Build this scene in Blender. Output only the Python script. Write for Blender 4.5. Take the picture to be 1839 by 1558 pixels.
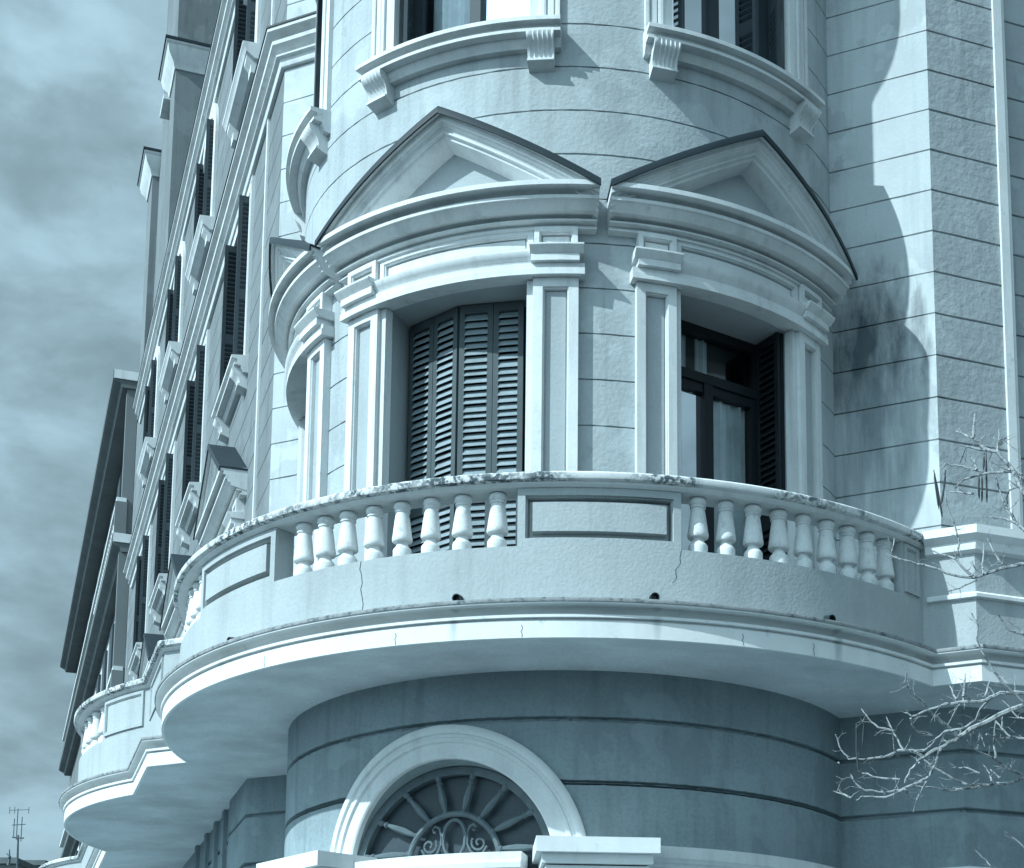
import bpy, bmesh, math, random
from mathutils import Vector, Matrix
from mathutils.geometry import tessellate_polygon
random.seed(7)
S = bpy.context.scene
for o in list(bpy.data.objects):
    bpy.data.objects.remove(o)
rad = math.radians

# ------------------------------------------------------------------ camera
# metres; the round corner tower of the building stands on the origin
CAM = Vector((0.524, -16.321, 1.6))
PITCH, ROLL = 0.157551, 0.001244
FPX, PPX, PPY, WPX, HPX = 2979.57, 1119.56, 1558.25, 1839.0, 1558.0
cp, sp, cr, sr = math.cos(PITCH), math.sin(PITCH), math.cos(ROLL), math.sin(ROLL)
FW, UP0, RT0 = Vector((0, cp, sp)), Vector((0, -sp, cp)), Vector((1, 0, 0))
RT = cr * RT0 + sr * UP0
UP = -sr * RT0 + cr * UP0
cd = bpy.data.cameras.new('camera'); co = bpy.data.objects.new('camera', cd); S.collection.objects.link(co)
M4 = Matrix((RT, UP, -FW)).transposed().to_4x4(); M4.translation = CAM
co.matrix_world = M4
cd.sensor_width = 36; cd.sensor_fit = 'HORIZONTAL'; cd.lens = FPX / WPX * 36
cd.shift_x = (WPX / 2 - PPX) / WPX; cd.shift_y = (PPY - HPX / 2) / WPX
cd.clip_start = 0.1; cd.clip_end = 3000
S.camera = co

# building frame: u runs along the cut-off corner face to the right, v points out of it
CD, N = Vector((0.91436, -0.40489, 0)), Vector((-0.40489, -0.91436, 0))
def W(u, v, z): return CD * u + N * v + Vector((0, 0, z))

# ------------------------------------------------------------------ world and sun
VEIL = 3.5
SUN_AZ, SUN_EL = rad(32.5), rad(40.5)           # azimuth measured from N towards the left
sunh = (N * math.cos(SUN_AZ) - CD * math.sin(SUN_AZ)).normalized()
sund = (sunh * math.cos(SUN_EL) + Vector((0, 0, math.sin(SUN_EL)))).normalized()
w = bpy.data.worlds.new('World'); S.world = w; w.use_nodes = True
nt = w.node_tree; nt.nodes.clear()
def nd(t, typ, **k):
    n = t.nodes.new(typ)
    for a, b in k.items(): setattr(n, a, b)
    return n
sky = nd(nt, 'ShaderNodeTexSky', sky_type='NISHITA', sun_disc=False)
sky.sun_elevation = SUN_EL; sky.sun_rotation = math.atan2(sund.x, sund.y)
bw = nd(nt, 'ShaderNodeRGBToBW'); nt.links.new(sky.outputs[0], bw.inputs[0])
tc = nd(nt, 'ShaderNodeTexCoord')
mp = nd(nt, 'ShaderNodeMapping'); mp.inputs['Scale'].default_value = (1.0, 1.0, 2.0); mp.inputs['Location'].default_value = (0.3, 0.1, 0.2)
nt.links.new(tc.outputs['Generated'], mp.inputs[0])
def cloudnoise(scale, lo, hi, a, b, rough=.55):
    nz = nd(nt, 'ShaderNodeTexNoise'); nz.inputs['Scale'].default_value = scale; nz.inputs['Detail'].default_value = 9; nz.inputs['Roughness'].default_value = rough; nz.inputs['Distortion'].default_value = .25
    nt.links.new(mp.outputs[0], nz.inputs[0])
    r = nd(nt, 'ShaderNodeMapRange'); r.interpolation_type = 'SMOOTHSTEP'
    for i, x in enumerate((lo, hi, a, b)): r.inputs[i+1].default_value = x
    nt.links.new(nz.outputs[0], r.inputs[0]); return r.outputs[0]
def mul(p, q):
    m = nd(nt, 'ShaderNodeMath', operation='MULTIPLY'); nt.links.new(p, m.inputs[0]); nt.links.new(q, m.inputs[1]); return m.outputs[0]
sep = nd(nt, 'ShaderNodeSeparateXYZ'); nt.links.new(tc.outputs['Generated'], sep.inputs[0])
low = nd(nt, 'ShaderNodeMapRange'); nt.links.new(sep.outputs[2], low.inputs[0])
for i, x in enumerate((.1, .6, 1.14, .84)): low.inputs[i+1].default_value = x
# thin veil that is brightest round the sun
dt = nd(nt, 'ShaderNodeVectorMath', operation='DOT_PRODUCT'); nt.links.new(tc.outputs['Generated'], dt.inputs[0]); dt.inputs[1].default_value = sund
vr = nd(nt, 'ShaderNodeMapRange'); vr.interpolation_type = 'SMOOTHSTEP'
for i, x in enumerate((-.12, 1.0, 1.0, VEIL)): vr.inputs[i+1].default_value = x
nt.links.new(dt.outputs['Value'], vr.inputs[0])
lum = mul(mul(cloudnoise(8, .36, .64, .76, 1.14), cloudnoise(24, .3, .7, .9, 1.1, .5)), mul(low.outputs[0], vr.outputs[0]))
tint = nd(nt, 'ShaderNodeMix', data_type='RGBA', blend_type='MULTIPLY'); tint.inputs[0].default_value = 1
nt.links.new(bw.outputs[0], tint.inputs[6]); tint.inputs[7].default_value = (.56, .84, .99, 1)
cl = nd(nt, 'ShaderNodeMix', data_type='RGBA'); cl.inputs[0].default_value = .8
nt.links.new(tint.outputs[2], cl.inputs[6]); cl.inputs[7].default_value = (2.98, 4.5, 5.3, 1)
veil = nd(nt, 'ShaderNodeVectorMath', operation='SCALE'); nt.links.new(cl.outputs[2], veil.inputs[0]); nt.links.new(lum, veil.inputs['Scale'])
bg = nd(nt, 'ShaderNodeBackground'); bg.inputs[1].default_value = .085
nt.links.new(veil.outputs[0], bg.inputs[0])
wo = nd(nt, 'ShaderNodeOutputWorld'); nt.links.new(bg.outputs[0], wo.inputs[0])
sl = bpy.data.lights.new('sun', 'SUN'); so = bpy.data.objects.new('sun', sl); S.collection.objects.link(so)
sl.energy = 4.6; sl.angle = rad(.5); sl.color = (.78, .945, 1.0)
so.rotation_euler = sund.to_track_quat('Z', 'Y').to_euler(); so.location = sund * 60
S.view_settings.view_transform = 'Standard'; S.view_settings.look = 'None'
S.view_settings.exposure = 0.33; S.view_settings.gamma = 1

# ------------------------------------------------------------------ materials
def mat(name, col, rough=.85, var=.12, vscale=1.2, streak=0., bump=0., bscale=60, grain=0., stain=None, dark=None, metal=0., dist=.004, soft=0., patches=0., stain_mask=None):
    m = bpy.data.materials.new(name); m.use_nodes = True; t = m.node_tree
    p = t.nodes['Principled BSDF']; p.inputs['Roughness'].default_value = rough; p.inputs['Metallic'].default_value = metal
    p.inputs['Specular IOR Level'].default_value = .25
    c = nd(t, 'ShaderNodeNewGeometry'); L = t.links.new
    base = nd(t, 'ShaderNodeRGB'); base.outputs[0].default_value = (*col, 1)
    cur = base.outputs[0]
    def darken(fac, colr):
        nonlocal cur
        x = nd(t, 'ShaderNodeMix', data_type='RGBA'); L(fac, x.inputs[0]); L(cur, x.inputs[6]); x.inputs[7].default_value = (*colr, 1); cur = x.outputs[2]
    def noise(scale, lo, hi, amt, zs=1., detail=6, rough_=.6):
        mpn = nd(t, 'ShaderNodeMapping'); mpn.inputs['Scale'].default_value = (1, 1, zs); L(c.outputs['Position'], mpn.inputs[0])
        q = nd(t, 'ShaderNodeTexNoise'); q.inputs['Scale'].default_value = scale; q.inputs['Detail'].default_value = detail; q.inputs['Roughness'].default_value = rough_
        L(mpn.outputs[0], q.inputs[0])
        r = nd(t, 'ShaderNodeMapRange'); r.inputs[1].default_value = lo; r.inputs[2].default_value = hi; r.inputs[3].default_value = 0; r.inputs[4].default_value = amt
        L(q.outputs[0], r.inputs[0]); return r.outputs[0]
    dk = dark or tuple(x * .45 for x in col)
    if var: darken(noise(vscale, .4, .72, var * 2.2), dk)
    if grain: darken(noise(34, .42, .7, grain, detail=4), dk)
    if streak: darken(noise(5.5, .5, .75, streak, zs=.09), dk)
    if patches:
        darken(noise(1.1, .56, .585, patches * .6, detail=3), tuple(min(1, x * 1.22) for x in col))
        darken(noise(1.7, .6, .63, patches, zs=.7, detail=5), tuple(x * .72 for x in col))
        darken(noise(9, .6, .8, patches, zs=.06, detail=3), tuple(x * .5 for x in col))
    if stain:
        fac = noise(stain[0], stain[1], stain[2], stain[3], detail=8, rough_=.7)
        if stain_mask:
            mm = nd(t, 'ShaderNodeMath', operation='MULTIPLY'); L(fac, mm.inputs[0]); L(noise(*stain_mask), mm.inputs[1]); fac = mm.outputs[0]
        darken(fac, stain[4])
    L(cur, p.inputs['Base Color'])
    if bump:
        q = nd(t, 'ShaderNodeTexNoise'); q.inputs['Scale'].default_value = bscale; q.inputs['Detail'].default_value = 5; q.inputs['Roughness'].default_value = .55
        L(c.outputs['Position'], q.inputs[0])
        b = nd(t, 'ShaderNodeBump'); b.inputs['Strength'].default_value = bump; b.inputs['Distance'].default_value = dist
        L(q.outputs[0], b.inputs['Height']); L(b.outputs[0], p.inputs['Normal'])
        if soft:
            bv = nd(t, 'ShaderNodeBevel', samples=3); bv.inputs[0].default_value = soft; L(bv.outputs[0], b.inputs['Normal'])
    return m
def patch(m, centre, sx, sz, col, amt, zs=.3):
    """mildew patch of its own shape on a wall: noise limited to a stretched ball round centre"""
    t = m.node_tree; p = t.nodes['Principled BSDF']; src = p.inputs['Base Color'].links[0].from_socket
    c = nd(t, 'ShaderNodeTexCoord'); mp_ = nd(t, 'ShaderNodeMapping', vector_type='TEXTURE')
    mp_.inputs['Location'].default_value = centre; mp_.inputs['Scale'].default_value = (sx, sx, sz); t.links.new(c.outputs['Object'], mp_.inputs[0])
    ln = nd(t, 'ShaderNodeVectorMath', operation='LENGTH'); t.links.new(mp_.outputs[0], ln.inputs[0])
    mq = nd(t, 'ShaderNodeMapping'); mq.inputs['Scale'].default_value = (1, 1, zs); t.links.new(c.outputs['Object'], mq.inputs[0])
    q = nd(t, 'ShaderNodeTexNoise'); q.inputs['Scale'].default_value = 5.0; q.inputs['Detail'].default_value = 8; q.inputs['Roughness'].default_value = .65; t.links.new(mq.outputs[0], q.inputs[0])
    a = nd(t, 'ShaderNodeMath', operation='MULTIPLY_ADD'); t.links.new(q.outputs[0], a.inputs[0]); a.inputs[1].default_value = 2.2; a.inputs[2].default_value = -.35
    b = nd(t, 'ShaderNodeMath', operation='SUBTRACT'); t.links.new(a.outputs[0], b.inputs[0]); t.links.new(ln.outputs['Value'], b.inputs[1])
    r = nd(t, 'ShaderNodeMapRange'); t.links.new(b.outputs[0], r.inputs[0]); r.inputs[1].default_value = -.25; r.inputs[2].default_value = .6; r.inputs[3].default_value = 0; r.inputs[4].default_value = amt
    x = nd(t, 'ShaderNodeMix', data_type='RGBA'); t.links.new(r.outputs[0], x.inputs[0]); t.links.new(src, x.inputs[6]); x.inputs[7].default_value = (*col, 1); t.links.new(x.outputs[2], p.inputs['Base Color'])
STUC = (.405, .45, .465); TRIM = (.66, .69, .695)
M_wall = mat('stucco', STUC, .9, .16, .9, .45, .5, 26, .14, dist=.012, patches=.55)
M_flat = mat('flat_stucco', (0.49, 0.535, 0.55), .9, .18, .7, .4, .3, 30, .1, dist=.01, patches=.6)
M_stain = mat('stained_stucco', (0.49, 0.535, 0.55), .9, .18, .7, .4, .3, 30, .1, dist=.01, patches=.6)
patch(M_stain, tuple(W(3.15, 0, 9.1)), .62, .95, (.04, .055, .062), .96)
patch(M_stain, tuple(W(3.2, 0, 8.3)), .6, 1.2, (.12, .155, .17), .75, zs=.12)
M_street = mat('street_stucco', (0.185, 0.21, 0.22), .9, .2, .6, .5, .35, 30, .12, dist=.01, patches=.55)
M_rough = mat('rough_stucco', (0.38, 0.42, 0.435), .92, .18, .9, .3, .7, 15, .12, dist=.013, patches=.55)
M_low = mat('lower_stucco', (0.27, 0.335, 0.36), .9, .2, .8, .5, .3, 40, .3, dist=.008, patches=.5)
M_trim = mat('pale_trim', TRIM, .8, .12, 1.6, .42, .3, 45, .12, stain=(6, .6, .74, .45, (.2, .24, .26)), soft=.006)
M_panel = mat('panel_stucco', (0.37, 0.41, 0.425), .9, .1, 1.4, .15, .5, 38, .12, dist=.006)
M_par = mat('parapet_stucco', (0.4, 0.44, 0.45), .9, .12, 1.2, .3, .5, 38, .15, dist=.008)
M_ledge = mat('ledge_paint', (0.72, 0.745, 0.745), .8, .1, 2.0, .2, .2, 60, .05, stain=(7, .6, .75, .55, (.22, .3, .34)))
M_rail = mat('weathered_rail', (0.68, 0.7, 0.7), .85, .1, 3, .1, .5, 45, .1, stain=(20, .44, .54, .95, (.05, .075, .09)), stain_mask=(1.6, .42, .56, 1.0))
M_bal = mat('baluster_paint', (0.72, 0.745, 0.745), .8, .12, 5, .15, .4, 60, .15, stain=(11, .55, .7, .55, (.2, .24, .26)))
M_soff = mat('soffit_paint', (0.6, 0.65, 0.67), .9, .3, 1.1, 0, .2, 40, .25, stain=(2.2, .58, .8, .3, (.7, .8, .84)))
for ph_ in (11.4, 33.7, 56, -22.7):
    t_ = rad(ph_); pc_ = W(4.1*math.sin(t_), -.2 + 4.1*math.cos(t_), 5.52)
    patch(M_ledge, tuple(pc_), .05, .25, (.2, .24, .25), .5, zs=.1)
M_dark = mat('dark_flashing', (.016, .028, .036), .6, .2, 4)
M_moss = mat('weathered_coping', (0.3, 0.32, 0.325), .9, .2, 6, 0, .6, 40, .2, stain=(14, .5, .64, .9, (.05, .075, .09)))
M_shut = mat('shutter_paint', (0.15, 0.19, 0.205), .6, .18, 3, .2, .2, 90, .25)
M_shutd2 = mat('shutter_frame_paint', (.07, .092, .10), .6, .2, 3, .2, .2, 90, .2)
M_slat = mat('weathered_slat', (.25, .31, .335), .65, .25, 4, .3, .2, 90, .3)
M_shutd = mat('dark_shutter_paint', (.035, .05, .06), .6, .15, 3)
M_door = mat('door_paint', (.012, .017, .021), .5, .1, 5)
M_inner = mat('dim_room', (.05, .065, .075), .95, .1, 2)
M_curt = mat('curtain', (0.8, 0.82, 0.82), .9, .25, 3, .35)
M_iron = mat('wrought_iron', (0.11, 0.145, 0.16), .5, .25, 8, 0, .2, 80)
M_bark = mat('bark', (0.36, 0.39, 0.4), .9, .3, 25, 0, .9, 60, .4, stain=(38, .5, .6, .85, (.05, .06, .065)))
M_pod = mat('dry_pod', (0.06, 0.07, 0.075), .8, .2, 10)
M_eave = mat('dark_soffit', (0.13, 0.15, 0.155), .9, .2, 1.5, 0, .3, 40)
M_road = mat('asphalt', (.045, .055, .06), .95, .2, .4, 0, .6, 60)
M_pave = mat('paving', (.34, .41, .44), .95, .2, .5, 0, .4, 30)
M_far = mat('far_plaster', (0.17, 0.19, 0.195), .9, .2, .3)
def glass():
    m = bpy.data.materials.new('window_glass'); m.use_nodes = True; t = m.node_tree; t.nodes.clear()
    f = nd(t, 'ShaderNodeFresnel'); f.inputs[0].default_value = 1.55
    ad = nd(t, 'ShaderNodeMath', operation='ADD'); ad.inputs[1].default_value = .06; t.links.new(f.outputs[0], ad.inputs[0])
    a = nd(t, 'ShaderNodeBsdfTransparent'); a.inputs[0].default_value = (.85, .93, .95, 1)
    g = nd(t, 'ShaderNodeBsdfGlossy'); g.inputs['Roughness'].default_value = .03; g.inputs[0].default_value = (.9, .95, 1, 1)
    x = nd(t, 'ShaderNodeMixShader'); o = nd(t, 'ShaderNodeOutputMaterial')
    t.links.new(ad.outputs[0], x.inputs[0]); t.links.new(a.outputs[0], x.inputs[1]); t.links.new(g.outputs[0], x.inputs[2]); t.links.new(x.outputs[0], o.inputs[0])
    return m
M_glass = glass()

# ------------------------------------------------------------------ mesh helpers
class MB:
    def __init__(s): s.v = []; s.f = []
    def add(s, vs, fs):
        b = len(s.v); s.v += [tuple(p) for p in vs]; s.f += [tuple(i + b for i in f) for f in fs]
    def quad(s, a, b, c, d): s.add((a, b, c, d), ((0, 1, 2, 3),))
    def grid(s, fn, us, vs):
        n = len(vs); s.add([fn(u, v) for u in us for v in vs],
            [(i*n+j, (i+1)*n+j, (i+1)*n+j+1, i*n+j+1) for i in range(len(us)-1) for j in range(n-1)])
    def sweep(s, sts, prof, closed=False, caps=True):
        """sts: functions (out, z) -> point; prof: list of (out, z)"""
        n = len(prof); vs = [st(o, z) for st in sts for (o, z) in prof]; m = n if closed else n - 1
        fs = [(i*n+j, i*n+(j+1) % n, (i+1)*n+(j+1) % n, (i+1)*n+j) for i in range(len(sts)-1) for j in range(m)]
        if caps: fs += [tuple(range(n)), tuple((len(sts)-1)*n + j for j in reversed(range(n)))]
        s.add(vs, fs)
    def box(s, fn, a0, a1, o0, o1, z0, z1, na=1):
        """box in a mapped space fn(a, o, z), cut along a so that it follows a curve"""
        sts = [(lambda o, z, a=a0+(a1-a0)*i/na: fn(a, o, z)) for i in range(na+1)]
        s.sweep(sts, [(o0, z0), (o1, z0), (o1, z1), (o0, z1)], True, True)
    def tube(s, pts, rads, k=6, caps=True):
        pts = [Vector(p) for p in pts]; ring = []
        up = Vector((.31, .2, .93))
        for i, p in enumerate(pts):
            d = (pts[min(i+1, len(pts)-1)] - pts[max(i-1, 0)]).normalized()
            x = d.cross(up)
            if x.length < 1e-3: x = d.cross(Vector((1, 0, 0)))
            x.normalize(); y = d.cross(x); r = rads[i] if isinstance(rads, (list, tuple)) else rads
            ring.append([p + (x*math.cos(t) + y*math.sin(t))*r for t in [2*math.pi*j/k for j in range(k)]])
        vs = [q for rg in ring for q in rg]
        fs = [(i*k+j, i*k+(j+1) % k, (i+1)*k+(j+1) % k, (i+1)*k+j) for i in range(len(pts)-1) for j in range(k)]
        if caps: fs += [tuple(reversed(range(k))), tuple((len(pts)-1)*k+j for j in range(k))]
        s.add(vs, fs)
    def lathe(s, c, prof, k=20):
        vs = [Vector(c) + Vector((r*math.cos(2*math.pi*j/k), r*math.sin(2*math.pi*j/k), z)) for r, z in prof for j in range(k)]
        n = len(prof); s.add(vs, [(i*k+j, i*k+(j+1) % k, (i+1)*k+(j+1) % k, (i+1)*k+j) for i in range(n-1) for j in range(k)] + [tuple(range(k)), tuple((n-1)*k+j for j in range(k))])
    def poly(s, pts):
        tri = tessellate_polygon([[Vector(p) for p in pts]]); s.add(pts, tri)
    def panel(s, fn, a0, a1, z0, z1, o, ob, mg, dep, na=4, raised=None, bevel=.012, field=None, slot=.018):
        """block standing proud to o (back at ob) with a sunk panel of margin mg; raised: inner field out to this depth"""
        def ring(o_, m, b=0): return [(a0+m, z0+m, o_), (a1-m, z0+m, o_), (a1-m, z1-m, o_), (a0+m, z1-m, o_)]
        lv = [ring(ob, 0), ring(o, 0), ring(o, mg), ring(o-dep*.35, mg+.003), ring(o-dep*.35, mg+bevel), ring(o-dep-slot, mg+bevel+.002), ring(o-dep-slot, mg+bevel+.012), ring(o-dep, mg+bevel+.014)]
        if raised is not None: lv += [ring(o-dep, mg+raised[0]), ring(o-raised[1], mg+raised[0]+.006), ring(o-raised[1], mg+raised[0]+.03)]
        # each side of the frame is cut along a
        for L0, L1 in zip(lv[:-1], lv[1:]):
            for k in range(4):
                p, q, r, t = L0[k], L0[(k+1) % 4], L1[(k+1) % 4], L1[k]
                n_ = na if k % 2 == 0 else 1
                for i in range(n_):
                    f0, f1 = i/n_, (i+1)/n_
                    l = lambda A, B, f: fn(A[0]+(B[0]-A[0])*f, A[2]+(B[2]-A[2])*f, A[1]+(B[1]-A[1])*f)
                    s.quad(l(p, q, f0), l(p, q, f1), l(t, r, f1), l(t, r, f0))
        E = lv[-1]; us = [E[0][0]+(E[1][0]-E[0][0])*i/na for i in range(na+1)]
        (field or s).grid(lambda a, z: fn(a, E[0][2], z), us, [E[0][1], E[2][1]])
    def build(s, name, material, parent=None, smooth=True, angle=32):
        me = bpy.data.meshes.new(name); me.from_pydata(s.v, [], s.f)
        bm = bmesh.new(); bm.from_mesh(me); bmesh.ops.remove_doubles(bm, verts=bm.verts, dist=1e-5); bmesh.ops.recalc_face_normals(bm, faces=bm.faces); bm.to_mesh(me); bm.free()
        me.materials.append(material)
        if getattr(s, 'slatmat', None):
            me.materials.append(s.slatmat)
            for p in me.polygons:
                if p.index >= s.slat0: p.material_index = 1
        if smooth:
            for p in me.polygons: p.use_smooth = True
            me.set_sharp_from_angle(angle=rad(angle))
        o = bpy.data.objects.new(name, me); S.collection.objects.link(o)
        if parent:
            o.parent = parent; o.matrix_parent_inverse = parent.matrix_world.inverted()
        return o
def empty(name, label=None, cat=None, loc=(0, 0, 0)):
    o = bpy.data.objects.new(name, None); S.collection.objects.link(o); o.location = loc; o.empty_display_size = .3
    o.matrix_world = Matrix.Translation(loc)
    if label: o['label'] = label; o['category'] = cat
    return o
def lin(a, b, n): return [a + (b-a)*i/n for i in range(n+1)]

# ------------------------------------------------------------------ mappings
R0 = 2.8
def cyl(phi, r, z, c=0.):
    t = rad(phi); return W(r*math.sin(t), c + r*math.cos(t), z)
def arcmap(pc, r=R0):                       # a in metres along the wall, o outwards, z up
    return lambda a, o, z: cyl(pc + math.degrees(a/r), r+o, z)
def chord(pc):                              # flat joinery plane: d measured from the tower axis
    t = rad(pc); er = CD*math.sin(t) + N*math.cos(t); et = CD*math.cos(t) - N*math.sin(t)
    return lambda a, d, z: er*d + et*a + Vector((0, 0, z))
S2 = math.sqrt(.5)
UC = 3.81                                   # half width of the corner face
Ld, Ln = (-S2, -S2), (-S2, S2)              # left street front in (u, v)
Rd, Rn = (S2, -S2), (S2, S2)                # right street front
def Lm(s, o, z): return W(-UC + Ld[0]*s + Ln[0]*o, Ld[1]*s + Ln[1]*o, z)
def Rm(s, o, z): return W(UC + Rd[0]*s + Rn[0]*o, Rd[1]*s + Rn[1]*o, z)
def Fm(u, o, z): return W(u, o, z)

building = empty('corner_building', 'pale stucco corner building with round tower, curved balcony and pedimented windows', 'building')

def wall(fn, ss, z0, z1, joints, holes=(), jd=.022, jh=.0075, extra=(), skip=None):
    zs = {round(z0, 4), round(z1, 4)}
    dep = {}
    for j in joints:
        if z0 < j - jh and j + jh < z1:
            for dz, d in ((-jh, 0), (-jh*.4, -jd), (jh*.4, -jd), (jh, 0)):
                zs.add(round(j+dz, 4)); dep[round(j+dz, 4)] = d
    for h in holes: zs |= {round(h[2], 4), round(h[3], 4)}
    zs |= {round(e, 4) for e in extra}
    zs = sorted(zs); ss = sorted(set(round(x, 5) for x in list(ss) + [q for h in holes for q in h[:2]]))
    m = MB(); n = len(zs)
    rj = random.Random(3)
    edge = {z for z in dep if dep[z] == 0}
    m.v = [tuple(fn(a, dep.get(z, 0)*(rj.uniform(.7, 1.2)), z + (rj.uniform(-.38, .38)*min(jh, .0075) if z in dep else 0))) for a in ss for z in zs]
    for i in range(len(ss)-1):
        for j in range(n-1):
            am, zm = (ss[i]+ss[i+1])/2, (zs[j]+zs[j+1])/2
            if any(h[0] < am < h[1] and h[2] < zm < h[3] for h in holes): continue
            if skip and skip(am, zm): continue
            m.f.append((i*n+j, (i+1)*n+j, (i+1)*n+j+1, i*n+j+1))
    return m
JO = [11.0 - .4235*k for k in range(-16, 13)]

# window data
PHIS = (-52.1, 3.05, 58.2)
HW = .695
ZF, ZH = 5.70, 8.955                        # balcony floor, head of the tall windows
ZS, ZH2 = 11.355, 13.75                     # upper sills and heads
ZTOP = 18.4
d2 = lambda a: math.degrees(a/R0)

# --- tower wall
holes = []
for pc, kw in zip(PHIS, (1., 1., .92)):
    holes.append((pc-d2(HW*kw), pc+d2(HW*kw), ZF, ZH)); holes.append((pc-d2(HW), pc+d2(HW), ZS, ZH2)); holes.append((pc-d2(HW), pc+d2(HW), 15.8, 17.7))
tw = wall(lambda a, o, z: cyl(a, R0+o, z), lin(-90.7, 90.7, 121), 5.43, ZTOP, JO, holes)
tw.build('tower_wall', M_wall, building)
# --- corner face strips beside the tower
for sg in (-1, 1):
    us = lin(2.79*sg, UC*sg, 4); us.sort(); fm = M_flat if sg < 0 else M_stain
    wall(Fm, us, 5.43, ZTOP, JO).build('flanking_wall', fm, building)
# --- street fronts
WS = [3.15 + 4.5*k for k in range(4)]
lholes = []
for sc in WS:
    lholes += [(sc-HW, sc+HW, ZF, ZH), (sc-HW, sc+HW, ZS, ZH2), (sc-HW, sc+HW, 15.75, 17.6)]
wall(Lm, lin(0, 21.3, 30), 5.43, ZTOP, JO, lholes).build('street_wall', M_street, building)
wall(Rm, lin(0, .905, 4), 5.43, ZTOP, JO, jd=.022, jh=.011).build('street_wall', M_rough, building)
# recessed bay of the right street front
m = MB(); m.quad(Rm(.905, 0, 5.43), Rm(.905, -.10, 5.43), Rm(.905, -.10, ZTOP), Rm(.905, 0, ZTOP)); m.build('recess_reveal', M_flat, building)
wall(lambda a, o, z: Rm(a, o-.10, z), lin(.905, 12, 12), 5.43, ZTOP, JO, jd=.022, jh=.011).build('recessed_wall', M_rough, building)
m = MB(); m.box(Rm, .765, .862, .0, .028, 5.72, ZTOP); m.box(Rm, .868, .90, .0, .016, 5.72, ZTOP); m.build('pilaster_strip', M_trim, building)
m = MB(); m.box(Lm, 1.03, 1.11, .0, .03, 5.72, 14.0); m.box(Lm, 1.14, 1.2, .0, .018, 5.72, 14.0); m.build('pilaster_strip', M_trim, building)
m = MB(); m.box(Lm, 1.03, 1.11, .0, .03, 14.45, 18.0); m.box(Lm, 1.14, 1.2, .0, .018, 14.45, 18.0); m.build('pilaster_strip', M_trim, building)
# roof behind the parapet line
m = MB(); m.poly([W(*p, ZTOP) for p in [(UC+12*Rd[0], 12*Rd[1]), (UC, 0)] + [(R0*math.sin(rad(t)), R0*math.cos(rad(t))) for t in range(90, -91, -6)] + [(-UC, 0), (-UC+21.3*Ld[0], 21.3*Ld[1]), (0, -26)]])
m.build('roof', M_far, building)

# ------------------------------------------------------------------ window surrounds
def surround(fn0, k=1., mt=M_trim):
    fn = lambda a, o, z: fn0(a*k, o, z)
    m = MB(); flds = []
    for sg in (-1, 1):
        a0, a1 = sorted((sg*.755, sg*1.144)); flds.append(MB())
        m.panel(fn, a0, a1, ZF, 8.94, .075, 0, .085, .05, 3, field=flds[-1])
        b0, b1 = sorted((sg*HW, sg*.755)); m.box(fn, b0, b1, -.06, .03, ZF, 8.94)
    sts = lambda a0, a1, n: [(lambda o, z, a=a: fn(a, o, z)) for a in lin(a0, a1, n)]
    # architrave band with its plates, then cap mouldings over the pilasters
    m.sweep(sts(-1.195, 1.195, 24), [(-.06, 8.955), (.10, 8.94), (.135, 8.94), (.135, 9.0), (.12, 9.005), (.12, 9.05), (0, 9.05)], False, True)
    m.sweep(sts(-.745, .745, 18), [(0, 9.05), (.105, 9.05), (.115, 9.08), (.135, 9.10), (.155, 9.14), (.155, 9.155), (0, 9.165)], False, True)
    for sg in (-1, 1):
        a0, a1 = sorted((sg*.75, sg*1.15)); m.box(fn, a0, a1, 0, .165, 9.052, 9.115, 3)
        e0, e1 = sorted((sg*.742, sg*1.185))
        m.sweep(sts(e0, e1, 4), [(0, 9.115), (.165, 9.117), (.175, 9.13), (.20, 9.155), (.215, 9.175), (.215, 9.19), (0, 9.205)], False, True)
        a0, a1 = sorted((sg*.765, sg*1.135)); m.panel(fn, a0, a1, 9.205, 9.40, .105, 0, .045, .045, 3)
    m.panel(fn, -.755, .755, 9.166, 9.40, .062, 0, .05, .035, 18)
    o = m.build('window_surround', mt, building); [q.build('pilaster_field', M_panel, o) for q in flds]
    # cornice
    E = 1.296
    c = MB(); fn = fn0; sts = lambda a0, a1, n: [(lambda o, z, a=a: fn0(a, o, z)) for a in lin(a0, a1, n)]
    c.sweep(sts(-E, E, 30), [(0, 9.385), (.055, 9.385), (.085, 9.39), (.085, 9.405), (.062, 9.41), (.062, 9.435), (.13, 9.44), (.13, 9.457), (.075, 9.462), (.07, 9.497), (.19, 9.50), (.25, 9.565), (.27, 9.57), (.27, 9.602), (.18, 9.606), (.185, 9.635), (.24, 9.656), (.335, 9.66), (.335, 9.705), (0, 9.74)], False, True)
    return o, c, E, sts
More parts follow.
